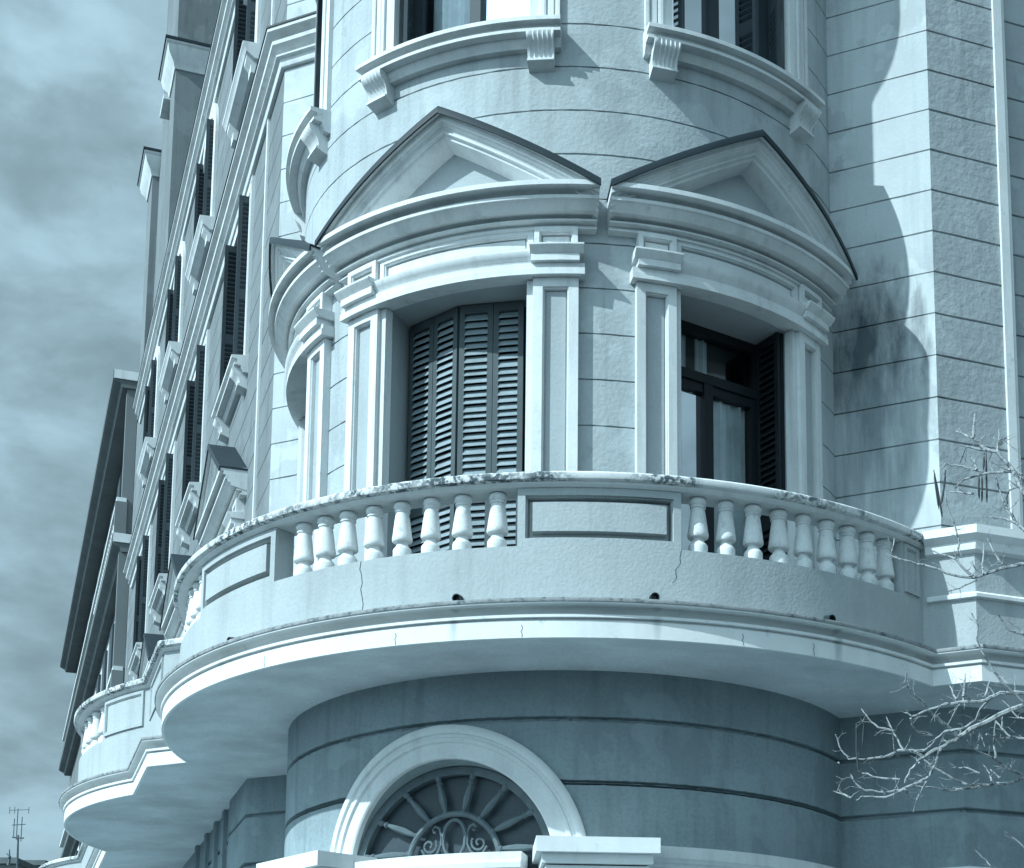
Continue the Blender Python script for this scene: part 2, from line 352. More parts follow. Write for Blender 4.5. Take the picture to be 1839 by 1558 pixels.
def pediment(fn, k=1.):
    o, c, E, sts = surround(fn, k)
    p = c.build('pediment', M_trim, building)
    H = .805
    def rake(prof, n=20, e=E+.004):
        mm = MB()
        for sg in (-1, 1):
            st = [(lambda oo, z, a=a: fn(a, oo, z + H*(1-abs(a)/e))) for a in lin(sg*e, 0, n)]
            mm.sweep(st, prof, False, True)
        return mm
    B = 9.70
    rake([(0, B), (.335, B-.004), (.335, B-.03), (.292, B-.036), (.292, B-.083), (.262, B-.088), (.258, B-.105), (.235, B-.118), (.22, B-.15), (.236, B-.156), (.236, B-.174), (.205, B-.18), (.20, B-.212), (.03, B-.255), (0, B-.255)]).build('raking_cornice', M_trim, p)
    ty = MB(); eo = E + .004
    ty.grid(lambda a, k: fn(a, .012, (9.72, max(9.722, B - .235 + H*(1-abs(a)/eo)))[k]), lin(-.95, .95, 38), [0, 1]); ty.build('tympanum', M_panel, p)
    rake([(0, B+.026), (.345, B+.018), (.352, B+.004), (.356, B-.052), (.338, B-.052), (.337, B-.001), (0, B+.001)], e=E+.012).build('flashing', M_dark, p)
KWS = (1., 1., .92)
for pc, kw in zip(PHIS, KWS): pediment(arcmap(pc), kw)

def sill(fn, name='window_sill'):
    m = MB(); e = .978
    sts = [(lambda o, z, a=a: fn(a, o, z)) for a in lin(-e, e, 20)]
    z = ZS
    m.sweep(sts, [(-.2, z+.03), (.0, z+.025), (.215, z), (.215, z-.04), (.145, z-.045), (.135, z-.07), (.14, z-.088), (.178, z-.092), (.178, z-.122), (.095, z-.128), (.09, z-.16), (.07, z-.185), (.062, z-.21), (0, z-.215)], False, True)
    so_ = m.build(name, M_trim, building)
    pr = [(0, z-.124), (.19, z-.124), (.197, z-.15), (.19, z-.178), (.165, z-.205), (.13, z-.235), (.105, z-.275), (.096, z-.32), (.098, z-.342), (.12, z-.346), (.12, z-.366), (.0, z-.41)]
    for sg in (-1, 1):
        k = MB(); ac = sg*.806; hw = .115
        # fluted scroll: ridges and hollows across the front
        edges = []; nfl = 5; wd = 2*hw
        xs = [0, .07]
        for i in range(nfl): b = .07 + .86*i/nfl; xs += [b+.03, b+.05+.07, b+.86/nfl-.01]
        xs += [.95, 1.0]; xs = sorted(set(xs))
        sts = []
        for i, x in enumerate(xs):
            flute = .07 < x < .95 and (((x-.07) / (.86/nfl)) % 1) > .25
            dd = .016 if flute else 0
            sts.append(lambda o, zz, x=x, dd=dd: fn(ac - hw + wd*x, o - (dd if (o > .09 and z-.33 < zz < z-.13) else 0), zz))
        k.sweep(sts, pr, False, True)
        k.build('corbel', M_trim, so_)
for pc in PHIS: sill(arcmap(pc))

def upper_surround(fn, z0, z1, arch=False):
    m = MB()
    for sg in (-1, 1):
        a0, a1 = sorted((sg*.80, sg*.965)); m.panel(fn, a0, a1, z0+.02, z1+.12, .045, 0, .03, .012, 2)
        a0, a1 = sorted((sg*HW, sg*.80)); m.box(fn, a0, a1, -.05, .02, z0+.02, z1+.10)
    m.box(fn, -.80, .80, -.06, .042, z1+.0, z1+.12, 14)
    return m.build('window_surround', M_trim, building)
def hood(fn, z):
    m = MB(); sts = [(lambda o, zz, a=a: fn(a, o, zz)) for a in lin(-1.25, 1.25, 24)]
    m.sweep(sts, [(0, z), (.05, z), (.06, z+.06), (.12, z+.1), (.14, z+.2), (.2, z+.24), (.2, z+.3), (0, z+.36)], False, True)
    m.build('window_hood', M_trim, building)
for pc in PHIS:
    upper_surround(arcmap(pc), ZS, ZH2); hood(arcmap(pc), 13.95)

# ------------------------------------------------------------------ window openings and joinery
def reveals(fn, ch, z0, z1, dback, mt=M_panel, sag=0.):
    """fn maps the wall face, ch(a, d, z) the flat joinery plane, d = dback"""
    m = MB()
    for sg in (-1, 1): m.quad(fn(sg*HW, 0, z0), fn(sg*HW, 0, z1), ch(sg*HW, dback, z1), ch(sg*HW, dback, z0))
    for z in (z0, z1):
        aa = lin(-HW, HW, 14)
        for a, b in zip(aa, aa[1:]): m.quad(fn(a, 0, z), fn(b, 0, z), ch(b, dback, z), ch(a, dback, z))
    return m.build('window_reveal', mt, building, smooth=False)
def room(ch, z0, z1, d, par):
    m = MB(); a = 1.2
    P = lambda x, dd, z: ch(x, dd, z)
    f, b = d-.06, d-1.1
    m.quad(P(-a, b, z0), P(a, b, z0), P(a, b, z1), P(-a, b, z1))
    for x in (-a, a): m.quad(P(x, b, z0), P(x, f, z0), P(x, f, z1), P(x, b, z1))
    for z in (z0, z1): m.quad(P(-a, b, z), P(a, b, z), P(a, f, z), P(-a, f, z))
    return m.build('room_backing', M_inner, par, smooth=False)
def leaf(P, L, z0, z1, pitch=.066, th=.035, knob=None):
    """louvred leaf; P(x, y, z) local: x along the leaf, y through it"""
    m = MB(); st = .05
    m.box(P, 0, st, -th/2, th/2, z0, z1); m.box(P, L-st, L, -th/2, th/2, z0, z1)
    for za, zb in ((z0, z0+.09), (z1-.08, z1), ((z0+z1)/2-.26, (z0+z1)/2-.13)):
        m.box(P, st, L-st, -th/2+.001, th/2-.001, za, zb)
    m.slat0 = len(m.f)
    zm0, zm1 = (z0+z1)/2-.26, (z0+z1)/2-.13
    for lo, hi in ((z0+.09, zm0), (zm1, z1-.08)):
        ns = max(1, int(round((hi-lo)/pitch))); pt = (hi-lo)/ns
        for i in range(ns):
            z = lo + i*pt; sag = random.uniform(-.007, .007)
            a, b = Vector((0, th*.62, z - .004 + sag)), Vector((0, -th*.5, z + pt*.80))
            q = [P(st-.002, a.y, a.z), P(L-st+.002, a.y, a.z), P(L-st+.002, b.y, b.z), P(st-.002, b.y, b.z)]
            q2 = [P(st-.002, a.y-.002, a.z+.012), P(L-st+.002, a.y-.002, a.z+.012), P(L-st+.002, b.y, b.z+.012), P(st-.002, b.y, b.z+.012)]
            m.add(q+q2, [(0, 1, 2, 3), (4, 5, 6, 7), (0, 1, 5, 4), (2, 3, 7, 6), (0, 3, 7, 4), (1, 2, 6, 5)])
    return m
def between(ch, p0, p1):
    """local frame along the segment p0-p1 given in (a, d)"""
    L = math.hypot(p1[0]-p0[0], p1[1]-p0[1]); tx, ty = (p1[0]-p0[0])/L, (p1[1]-p0[1])/L
    nx, ny = -ty, tx
    if ny < 0: nx, ny = -nx, -ny
    return (lambda x, y, z: ch(p0[0]+tx*x+nx*y, p0[1]+ty*x+ny*y, z)), L
def closed_shutters(ch, z0, z1, d, par, mt=M_shut, bulge=.19, end=.52):
    segs = [((-.655, d), (-.365, d+bulge*.5)), ((-.36, d+bulge*.5), (-.075, d+bulge)), ((-.06, d+bulge), (end-.275, d+bulge*.70)), ((end-.27, d+bulge*.70), (end, d+bulge*.42))]
    for p0, p1 in segs:
        P, L = between(ch, p0, p1); lf = leaf(P, L, z0+.02, z1-.012); lf.slatmat = M_slat; lf.build('shutter', M_shutd2, par, smooth=False)
def frame_mb(ch, d, z0, z1, zt=None):
    """casement frame with two leaves; zt: transom height"""
    m = MB(); t = .05
    for sg in (-1, 1):
        a0, a1 = sorted((sg*HW, sg*(HW-.085))); m.box(ch, a0, a1, d-t, d+t, z0, z1)
    m.box(ch, -HW+.085, HW-.085, d-t, d+t, z1-.08, z1)
    top = zt or (z1 - .08)
    if zt: m.box(ch, -HW+.085, HW-.085, d-t-.002, d+t+.012, zt-.055, zt+.035); top = zt - .055
    for sg in (-1, 1):
        a0, a1 = sorted((sg*.0, sg*.055)); m.box(ch, a0, a1, d-t+.01, d+t+.006, z0+.02, top)
        a0, a1 = sorted((sg*(HW-.14), sg*(HW-.085))); m.box(ch, a0, a1, d-t+.01, d+t-.012, z0+.02, top)
        a0, a1 = sorted((sg*.055, sg*(HW-.14))); m.box(ch, a0, a1, d-t+.012, d+t-.014, top-.085, top); m.box(ch, a0, a1, d-t+.012, d+t-.014, z0+.02, z0+.16)
    return m
def curtain_mb(ch, a0, a1, d, z0, z1, waves=7):
    m = MB(); aa = lin(a0, a1, waves*6)
    m.grid(lambda a, z: ch(a, d + .025*math.sin((a-a0)/(a1-a0)*waves*2*math.pi) + .01*math.sin(a*31), z), aa, [z0, z1]); return m
def casement(ch, d, z0, z1, zt=None, mt=M_door, curtains=(), cd_=.055, fold=True, foldmt=M_door):
    f = frame_mb(ch, d, z0, z1, zt).build('window', mt, building, smooth=False)
    g = MB(); top = (zt - .16) if zt else z1 - .165
    for a0, a1 in ((-HW+.14, -.055), (.055, HW-.14)): g.quad(ch(a0, d-.01, z0+.16), ch(a1, d-.01, z0+.16), ch(a1, d-.01, top), ch(a0, d-.01, top))
    if zt: g.quad(ch(-HW+.085, d-.01, zt+.045), ch(HW-.085, d-.01, zt+.045), ch(HW-.085, d-.01, z1-.08), ch(-HW+.085, d-.01, z1-.08))
    g.build('glass', M_glass, f, smooth=False)
    room(ch, z0, z1, d, f)
    for (a0, a1, c0, c1) in curtains: curtain_mb(ch, a0, a1, d-cd_, c0, c1, max(2, int((a1-a0)*9))).build('curtain', M_curt, f)
    if fold:
        for sg in (-1, 1):
            for k in range(2):
                P, L = between(ch, (sg*(HW-.03-.045*k), d+.06), (sg*(HW-.03-.045*k), d+.06+.32))
                leaf(P, L, z0+.02, z1-.015).build('shutter', foldmt, f, smooth=False)
    return f
DB = 2.29
for i, pc in enumerate(PHIS):
    fn0, ch0, kw = arcmap(pc), chord(pc), KWS[i]
    fn = lambda a, o, z: fn0(a*kw, o, z)
    ch = lambda a, d, z: ch0(a*kw, d, z)
    reveals(fn, ch, ZF, ZH, DB)
    if i < 2:
        f = frame_mb(ch, DB-.06, ZF, ZH).build('window', M_door, building, smooth=False)
        room(ch, ZF, ZH, DB-.05, f); closed_shutters(ch, ZF, ZH, DB+.04, f)
    else:
        casement(ch, DB-.03, ZF, ZH, 8.46, curtains=[(-.55, -.06, ZF, 8.42), (.07, .56, ZF, 8.42), (-.6, -.42, 8.5, 8.9), (-.36, -.2, 8.5, 8.9), (-.08, .06, 8.5, 8.9)])
    fn, ch = arcmap(pc), chord(pc)
    reveals(fn, ch, ZS, ZH2, DB+.12)
    if i == 1: casement(ch, DB+.10, ZS, ZH2, 13.0, mt=M_shutd, curtains=[(-.5, -.06, ZS, 12.9), (.07, .53, ZS, 12.9)], cd_=.07, fold=False)
    else: casement(ch, DB+.10, ZS, ZH2, 13.0, mt=M_shutd, curtains=[(-.56, -.1, ZS, 12.9), (.1, .3, ZS, 12.9)], fold=False)
    # folded leaves of the upper windows
    par = building
    f2 = [o for o in bpy.data.objects if o.name.startswith('window') and o.parent == building][-1]
    for sg in (-1, 1):
        if i == 1 and sg == 1: continue
        P, L = between(ch, (sg*(HW-.03), DB+.17), (sg*(HW-.12), DB+.44 if sg < 0 else DB+.42)); leaf(P, L, ZS+.04, ZH2-.03).build('shutter', M_shutd, f2, smooth=False)
    reveals(fn, ch, 15.8, 17.7, DB+.12); casement(ch, DB+.10, 15.8, 17.7, mt=M_shutd, fold=False)

# left street front windows
def flatmap(sc): return (lambda a, o, z: Lm(sc-a, o, z))
for k, sc in enumerate(WS):
    fn = flatmap(sc); ch = lambda a, d, z, sc=sc: Lm(sc-a, d-2.8, z)
    pediment(fn); sill(fn)
    for (z0, z1) in ((ZF, ZH), (ZS, ZH2), (15.75, 17.6)):
        reveals(fn, ch, z0, z1, 2.45, M_trim)
        f = frame_mb(ch, 2.42, z0, z1).build('window', M_door, building, smooth=False)
        room(ch, z0, z1, 2.40, f)
        for sg in (-1, 1):
            P, L = between(ch, (sg*(HW-.03), 2.48), (sg*(HW-.03), 2.48+.48)); leaf(P, L, z0+.02, z1-.02).build('shutter', M_shutd, f, smooth=False)
    upper_surround(fn, ZS, ZH2)
    # round-headed surround and sill of the top storey
    m = MB()
    for sg in (-1, 1):
        a0, a1 = sorted((sg*HW, sg*.93)); m.box(fn, a0, a1, 0, .05, 15.75, 17.25)
    for j in range(16):
        t0, t1 = math.pi*j/16, math.pi*(j+1)/16
        q = lambda r, t, o: fn(r*math.cos(t), o, 17.25 + r*math.sin(t)*.95)
        m.quad(q(HW, t0, .05), q(HW, t1, .05), q(.93, t1, .05), q(.93, t0, .05)); m.quad(q(.93, t0, .05), q(.93, t1, .05), q(.93, t1, 0), q(.93, t0, 0))
        m.quad(q(HW, t0, .05), q(HW, t1, .05), q(HW, t1, -.3), q(HW, t0, -.3))
    m.build('window_surround', M_trim, building)
    zz = 15.74
    m = MB(); sts = [(lambda o, z, a=a: fn(a, o, z)) for a in (-.978, .978)]
    m.sweep(sts, [(-.2, zz+.03), (.235, zz), (.235, zz-.04), (.2, zz-.08), (.185, zz-.13), (.14, zz-.16), (.075, zz-.21), (0, zz-.215)], False, True)
    so_ = m.build('window_sill', M_trim, building)
    for sg in (-1, 1):
        k_ = MB(); sts = [(lambda o, z, a=a: fn(a, o, z)) for a in (sg*.806-.11, sg*.806+.11)]
        k_.sweep(sts, [(0, zz-.13), (.17, zz-.13), (.17, zz-.2), (.11, zz-.27), (.11, zz-.38), (0, zz-.4)], False, True); k_.build('corbel', M_trim, so_)

# ------------------------------------------------------------------ string courses
def off_path(pts):
    """stations along a polyline in (u, v), outward to the right of travel mirrored so that it faces the street"""
    n = len(pts); out = []
    def nrm(i):
        dx, dy = pts[i+1][0]-pts[i][0], pts[i+1][1]-pts[i][1]; l = math.hypot(dx, dy); return (dy/l, -dx/l)
    for i in range(n):
        if i == 0: mx = nrm(0)
        elif i == n-1: mx = nrm(n-2)
        else:
            a, b = nrm(i-1), nrm(i); k = 1 + a[0]*b[0] + a[1]*b[1]; mx = ((a[0]+b[0])/k, (a[1]+b[1])/k)
        out.append(lambda o, z, p=pts[i], q=mx: W(p[0]+q[0]*o, p[1]+q[1]*o, z))
    return out
cp2 = [(0, 13.98), (.045, 13.98), (.06, 14.02), (.065, 14.07), (.11, 14.08), (.11, 14.10), (.06, 14.11), (.065, 14.16), (.165, 14.20), (.17, 14.245), (.10, 14.25), (.11, 14.30), (.17, 14.33), (.232, 14.335), (.232, 14.395), (0, 14.43)]
cp1 = [(o*.88, z + 4.03) for o, z in cp2]
Lpt = lambda s, o=0: (-UC + Ld[0]*s + Ln[0]*o, Ld[1]*s + Ln[1]*o)
Rpt = lambda s, o=0: (UC + Rd[0]*s + Rn[0]*o, Rd[1]*s + Rn[1]*o)
for pr, dz in ((cp2, 0), (cp1, 0)):
    top = pr[-3][1]
    for path in ([(-2.79, 0), (-UC, 0), Lpt(20.4)], [Rpt(.75), (UC, 0), (2.79, 0)]):
        m = MB(); m.sweep(off_path(path), pr, False, True); c = m.build('cornice', M_trim, building)
        m = MB(); m.sweep(off_path(path), [(0, pr[-1][1]+.012), (pr[-2][0]+.012, pr[-2][1]+.008), (pr[-2][0]+.012, pr[-2][1]-.016), (pr[-2][0]+.002, pr[-2][1]-.016), (pr[-2][0]+.002, pr[-2][1]), (0, pr[-1][1]+.002)], True, True); m.build('flashing', M_dark, c)

# attic pavilions rising above the left street front
def pav(s0, s1, o1, depth, z0, z1, czs):
    m = MB(); m.box(Lm, s0, s1, -depth, o1, z0, z1); b = m.build('attic_wall', M_street, building, smooth=False)
    pts = [Lpt(s0, -depth), Lpt(s0, o1), Lpt(s1, o1), Lpt(s1, -depth)]
    for cz in czs:
        m = MB(); m.sweep(off_path(pts), [(0, cz-.55), (.03, cz-.55), (.06, cz-.42), (.16, cz-.28), (.2, cz-.1), (.235, cz-.07), (.235, cz), (0, cz+.03)], False, True); c = m.build('cornice', M_trim, building)
        m = MB(); m.sweep(off_path(pts), [(0, cz+.06), (.26, cz+.03), (.26, cz-.03), (.237, cz-.03), (.237, cz+.005), (0, cz+.035)], True, True); m.build('flashing', M_dark, c)
pav(15.35, 16.4, .0, 1.6, 18.45, 31, (24.45, 27.2))
pav(16.4, 20.6, -.16, 1.9, 18.45, 31, ())
pav(20.6, 21.8, .0, 1.6, 18.45, 25.1, (25.0,))
m = MB(); m.box(Lm, 17.6, 18.4, -.16, .06, 24.62, 24.74); m.build('attic_sill', M_trim, building, smooth=False)
m = MB(); m.box(Lm, 21.25, 21.3, -3, .02, 0, 18.4); m.build('end_wall', M_flat, building, smooth=False)

# ------------------------------------------------------------------ balcony
CB, RB = -.2, 3.97
LOFF, LBO = 1.09, 1.09
def lbow(sc, t): return Lpt(sc + 3.63*math.sin(t), -1.89 + 3.63*math.cos(t))
tb = math.asin(2.06/3.63)
VR, VL = .88, 1.03
phR, phL = math.degrees(math.acos((VR-CB)/RB)), math.degrees(math.acos((VL-CB)/RB))
uR, uL = UC + .96/S2 - VR, -(UC + LOFF/S2 - VL)
NB = 60
path = [Rpt(9, .96), (uR, VR)]
path += [(RB*math.sin(rad(t)), CB + RB*math.cos(rad(t))) for t in lin(phR, -phL, 74)]
path += [(uL, VL)]
iL = len(path)
for sc in (3.25, 16.65):
    path += [lbow(sc, t) for t in lin(-tb, tb, 26)]
path += [Lpt(21.2, LOFF)]
st = off_path(path)
ZP, ZB, ZR = 5.66, 6.17, 6.68
m = MB()
m.sweep(st, [(-.21, 5.70), (-.03, 5.70), (-.03, 5.663), (.205, 5.655), (.205, 5.632), (.13, 5.627), (.085, 5.608), (.065, 5.585), (.065, 5.562), (.157, 5.557), (.157, 5.535), (.115, 5.531), (.115, 5.519), (.138, 5.513), (.14, 5.375), (.115, 5.375), (.115, 5.385)], False, False)
inner = [tuple(s(-.35, 5.432)) for s in st]
back = [Lm(21.2, -.5, 5.432), W(-3.2, -1.6, 5.432), W(3.2, -1.6, 5.432), Rm(9, -.5, 5.432)]
balcony = m.build('balcony', M_ledge, building)
m = MB(); m.sweep(st, [(.115, 5.380), (-.35, 5.432)], False, False); m.poly(inner + [tuple(p) for p in back]); m.build('soffit', M_soff, balcony, smooth=False)
m = MB(); m.poly([tuple(s(-.19, 5.702)) for s in st] + [tuple(Vector(p) + Vector((0, 0, .27))) for p in back]); m.build('balcony_floor', M_pave, balcony, smooth=False)
m = MB(); m.sweep(st, [(-.22, 5.70), (-.22, ZB), (0, ZB), (0, ZP)], False, True); m.build('parapet', M_par, balcony)
m = MB(); m.sweep(st, [(.082, ZR+.015), (.088, ZR+.03), (.086, ZR+.062), (.07, ZR+.078), (-.27, ZR+.078), (-.30, ZR+.06), (-.30, ZR+.015), (-.25, ZR), (.03, ZR)], True, True); m.build('handrail', M_rail, balcony)
m = MB(); m.sweep(st, [(.015, ZR-.03), (.04, ZR-.012), (.045, ZR+.004), (-.26, ZR+.004), (-.26, ZR-.02), (-.235, ZR-.03)], True, True); m.build('rail_moulding', M_trim, balcony)
# coarse tile nosing on the ledge
m = MB(); m.sweep(st, [(-.0, 5.685), (.214, 5.675), (.218, 5.66), (.214, 5.645), (.195, 5.645), (.195, 5.664), (0, 5.672)], True, True); m.build('ledge_coping', M_moss, balcony)
# pedestals
def bmap(phc): return lambda a, o, z: cyl(phc + math.degrees(a/RB), RB+o, z, CB)
def pedestal(p0, p1):
    pc = (p0+p1)/2; h = rad((p1-p0)/2)*RB; fn = bmap(pc); m = MB()
    m.panel(fn, -h, h, ZB, ZR-.03, 0, -.2, .062, .075, 12, raised=(.052, .002))
    m.quad(fn(-h, -.2, ZB), fn(h, -.2, ZB), fn(h, -.2, ZR-.03), fn(-h, -.2, ZR-.03))
    m.build('pedestal', M_par, balcony)
PA, PB = (-34.3, -15.2), (18.1, 37.0)
pedestal(*PA); pedestal(*PB)
def seg_ped(pts, zt=ZR-.03):
    m = MB(); s_ = off_path(pts); m.sweep(s_, [(0, ZB), (0, zt), (-.2, zt), (-.2, ZB)], True, True); return m
def wrap_panel(m, pts, z0, z1, mg=.07):
    """moulded frame laid along a bent face"""
    s_ = off_path(pts)
    for za, zb in ((z0, z0+.05), (z1-.05, z1)): m.sweep(s_, [(0, za), (.022, za+.006), (.022, zb-.006), (0, zb)], False, True)
# right-hand pedestal wrapping the corner, and the left-hand one
cpts = lambda a, b, n: [(RB*math.sin(rad(t)), CB + RB*math.cos(rad(t))) for t in lin(a, b, n)]
m = seg_ped([Rpt(9, .96), (uR, VR)] + cpts(phR, 69.6, 4))
fnR = lambda a, o, z: W(a, VR+o, z)
m.build('pedestal', M_par, balcony)
m = MB(); m.panel(bmap(71.8), -.12, .10, ZB+.03, ZR-.05, .02, 0, .03, .03, 2); 
m.build('pedestal_panel', M_par, balcony)
m = seg_ped(cpts(-69.6, -phL, 3) + [(uL, VL)] + [lbow(3.25, t) for t in lin(-tb, -tb+.27, 5)]); m.build('pedestal', M_par, balcony)
m = MB(); m.panel(lambda a, o, z: Lm(-a, LOFF+o, z), -1.0, .25, ZB+.04, ZR-.05, .022, 0, .035, .03, 2); m.build('pedestal_panel', M_par, balcony)
m = MB(); m.panel(lambda a, o, z: W(*[p + q*o for p, q in zip(lbow(3.25, -tb+.14+a/3.63), (Ln[0]*math.cos(-tb+.14)+Ld[0]*math.sin(-tb+.14), Ln[1]*math.cos(-tb+.14)+Ld[1]*math.sin(-tb+.14)))], z), -.42, .42, ZB+.04, ZR-.05, .022, -.01, .035, .03, 5); m.build('pedestal_panel', M_par, balcony)
m = seg_ped([lbow(3.25, t) for t in lin(.12, .36, 5)]); m.build('pedestal', M_par, balcony)
m = seg_ped([lbow(3.25, t) for t in lin(tb-.05, tb, 3)] + [lbow(16.65, t) for t in lin(-tb, -tb+.27, 5)]); m.build('pedestal', M_par, balcony)
# cap band of the corner pedestals
for pts in ([Rpt(9, .96), (uR, VR), (uR-.42, VR)],):
    m = MB(); m.sweep(off_path(pts), [(.0, ZR-.12), (.05, ZR-.10), (.06, ZR-.05), (.06, ZR-.03), (.10, ZR-.0), (.125, ZR+.02), (.125, ZR+.095), (-.26, ZR+.095), (-.26, ZR)], True, True); m.build('pedestal_cap', M_ledge, balcony)
    m = MB(); m.sweep(off_path(pts), [(0, ZB-.02), (.035, ZB-.012), (.035, ZB+.02), (0, ZB+.045)], False, True); m.build('pedestal_base', M_trim, balcony)
# balusters
bp = [(.078, 0), (.080, .005), (.080, .075), (.074, .088), (.058, .105), (.047, .128), (.050, .14), (.082, .146), (.087, .155), (.088, .175), (.083, .20), (.076, .26), (.068, .32), (.060, .375), (.057, .392), (.066, .396), (.067, .408), (.058, .412), (.073, .432), (.075, .448), (.068, .47), (.052, .482)]
bm0 = MB(); bm0.lathe((0, 0, 0), bp, 24)
proto = bm0.build('baluster', M_bal, balcony, angle=40)
first = [True]
def put(u, v):
    o = proto
    if not first[0]: o = proto.copy(); S.collection.objects.link(o)
    first[0] = False
    o.parent = balcony; p = W(u, v, ZB); o.location = p; o.rotation_euler = (rad(random.uniform(-1.1, 1.1)), rad(random.uniform(-1.1, 1.1)), random.uniform(0, 6)); o.scale = (random.uniform(.93, 1.0),)*2 + (1,)
def putb(ph): r = RB-.105; put(r*math.sin(rad(ph)), CB + r*math.cos(rad(ph)))
for ph in (-11.6, -7.9, -4.4, -.5, 3.4, 7.1, 11.1, 15.4): putb(ph)
for k in range(9): putb(39.5 + 3.58*k)
for k in range(9): putb(-37.6 - 3.58*k)
for sc in (3.25, 16.65):
    for t in [-tb+.33 + .085*k for k in range(5)] + [.42 + .06*k for k in range(3)]:
        r = 3.63-.105; u, v = Lpt(sc + r*math.sin(t), -1.89 + r*math.cos(t)); put(u, v)
# drain pipes
for ph in (11.4, 33.7, 56, -22.7):
    t = rad(ph); a = Vector(cyl(ph, RB-.02, 5.755, CB)); b = Vector(cyl(ph, RB+.075, 5.742, CB))
    m = MB(); r1, r2, k = .036, .028, 14
    d = (b-a).normalized(); x = d.cross(Vector((0, 0, 1))).normalized(); y = x.cross(d)
    ring = lambda c, r: [c + (x*math.cos(q) + y*math.sin(q))*r for q in [2*math.pi*i/k for i in range(k)]]
    vs = ring(a, r1) + ring(b, r1) + ring(b, r2) + ring(a, r2)
    m.add(vs, [(i*k+j, i*k+(j+1) % k, (i+1)*k+(j+1) % k, (i+1)*k+j) for i in range(3) for j in range(k)] + [tuple(3*k+j for j in range(k))])
    m.build('drain_pipe', M_dark, balcony)
# cracks in the parapet
def crack(pts, wd):
    m = MB()
    for (p0, z0), (p1, z1) in zip(pts, pts[1:]):
        m.quad(cyl(p0-wd, RB+.0015, z0, CB), cyl(p0+wd, RB+.0015, z0, CB), cyl(p1+wd, RB+.0015, z1, CB), cyl(p1-wd, RB+.0015, z1, CB))
    m.build('crack', M_dark, balcony, smooth=False)
crack([(-1.3, 6.168), (-1.45, 6.1), (-1.2, 6.06), (-1.05, 5.98), (-1.25, 5.93), (-1.0, 5.86), (-.85, 5.8), (-.95, 5.74), (-.8, 5.69)], .045)
crack([(37.0, 6.168), (36.8, 6.1), (36.9, 6.06), (36.3, 6.0), (36.4, 5.93), (35.9, 5.89)], .03)

for ph in (-31, -14, 4.6, 19, 43.5, 52.5):
    m = MB(); pz = [(ph, 5.478), (ph+.12, 5.45), (ph-.05, 5.425), (ph+.1, 5.4), (ph+.05, 5.38)]
    for (p0, z0), (p1, z1) in zip(pz, pz[1:]): m.quad(cyl(p0-.028, RB+.1425, z0, CB), cyl(p0+.028, RB+.1425, z0, CB), cyl(p1+.028, RB+.1425, z1, CB), cyl(p1-.028, RB+.1425, z1, CB))
    m.build('crack', M_dark, balcony, smooth=False)

# ------------------------------------------------------------------ lower storey
JL = [5.015, 4.47, 3.925, 3.38, 2.835, 2.29, 1.745, 1.2]
PCA, ZC = 3.05, 3.73
def inarch(a, z):
    x = (a - PCA)*rad(1)*R0
    return z > 3.5 and ((z <= ZC and abs(x) < 1.06) or math.hypot(x, z-ZC) < 1.08) or (z <= 3.5 and abs(x) < .75)
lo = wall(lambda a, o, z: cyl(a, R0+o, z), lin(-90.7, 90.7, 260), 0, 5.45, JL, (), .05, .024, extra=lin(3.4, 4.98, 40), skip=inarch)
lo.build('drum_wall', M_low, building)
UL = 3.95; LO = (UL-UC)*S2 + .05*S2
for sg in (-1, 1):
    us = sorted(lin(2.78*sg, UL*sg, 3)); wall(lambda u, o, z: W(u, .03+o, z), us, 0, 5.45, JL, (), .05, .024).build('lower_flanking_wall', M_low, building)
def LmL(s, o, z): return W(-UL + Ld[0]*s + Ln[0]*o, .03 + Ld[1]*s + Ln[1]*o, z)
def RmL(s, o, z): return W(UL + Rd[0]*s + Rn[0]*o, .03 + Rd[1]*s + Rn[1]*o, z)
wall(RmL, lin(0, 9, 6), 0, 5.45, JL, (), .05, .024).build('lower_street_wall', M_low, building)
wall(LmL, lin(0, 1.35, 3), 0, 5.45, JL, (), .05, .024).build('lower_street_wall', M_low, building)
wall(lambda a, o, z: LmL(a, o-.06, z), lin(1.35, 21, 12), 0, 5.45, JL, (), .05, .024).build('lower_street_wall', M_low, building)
m = MB(); m.quad(LmL(1.35, 0, 0), LmL(1.35, -.06, 0), LmL(1.35, -.06, 5.45), LmL(1.35, 0, 5.45)); m.build('recess_reveal', M_low, building)
for s0 in (1.9, 2.7, 3.6, 4.6):
    m = MB(); m.box(LmL, s0, s0+.16, -.06, -.01, 0, 5.43); m.build('pilaster_strip', M_low, building, smooth=False)
# arch surround
fn, ch = arcmap(PCA), chord(PCA)
ring = [(1.262, 0), (1.262, .045), (1.245, .06), (1.215, .068), (1.19, .06), (1.18, .04), (1.155, .04), (1.145, .052), (1.115, .052), (1.105, .03), (.992, .03), (.978, .018), (.978, -.03)]
m = MB(); sts = []
def ast(t, below=0):
    return lambda rho, o: fn(rho*math.cos(t), o, ZC - below + rho*math.sin(t))
sts = [ast(0, .3)] + [ast(t) for t in lin(0, math.pi, 60)] + [ast(math.pi, .3)]
m.sweep(sts, ring, False, False)
arch = m.build('arch_surround', M_trim, building, angle=40)
DF = 2.575
m = MB(); tt = lin(0, math.pi, 60)
A0 = lambda t, b=0: fn(.978*math.cos(t), -.03, ZC - b + .978*math.sin(t)); A1 = lambda t, b=0: ch(.955*math.cos(t), DF-.07, ZC - b + .955*math.sin(t))
for a, b in zip(tt, tt[1:]): m.quad(A0(a), A0(b), A1(b), A1(a))
for t in (0, math.pi): m.quad(A0(t), A0(t, .4), A1(t, .4), A1(t))
m.build('arch_reveal', M_low, arch)
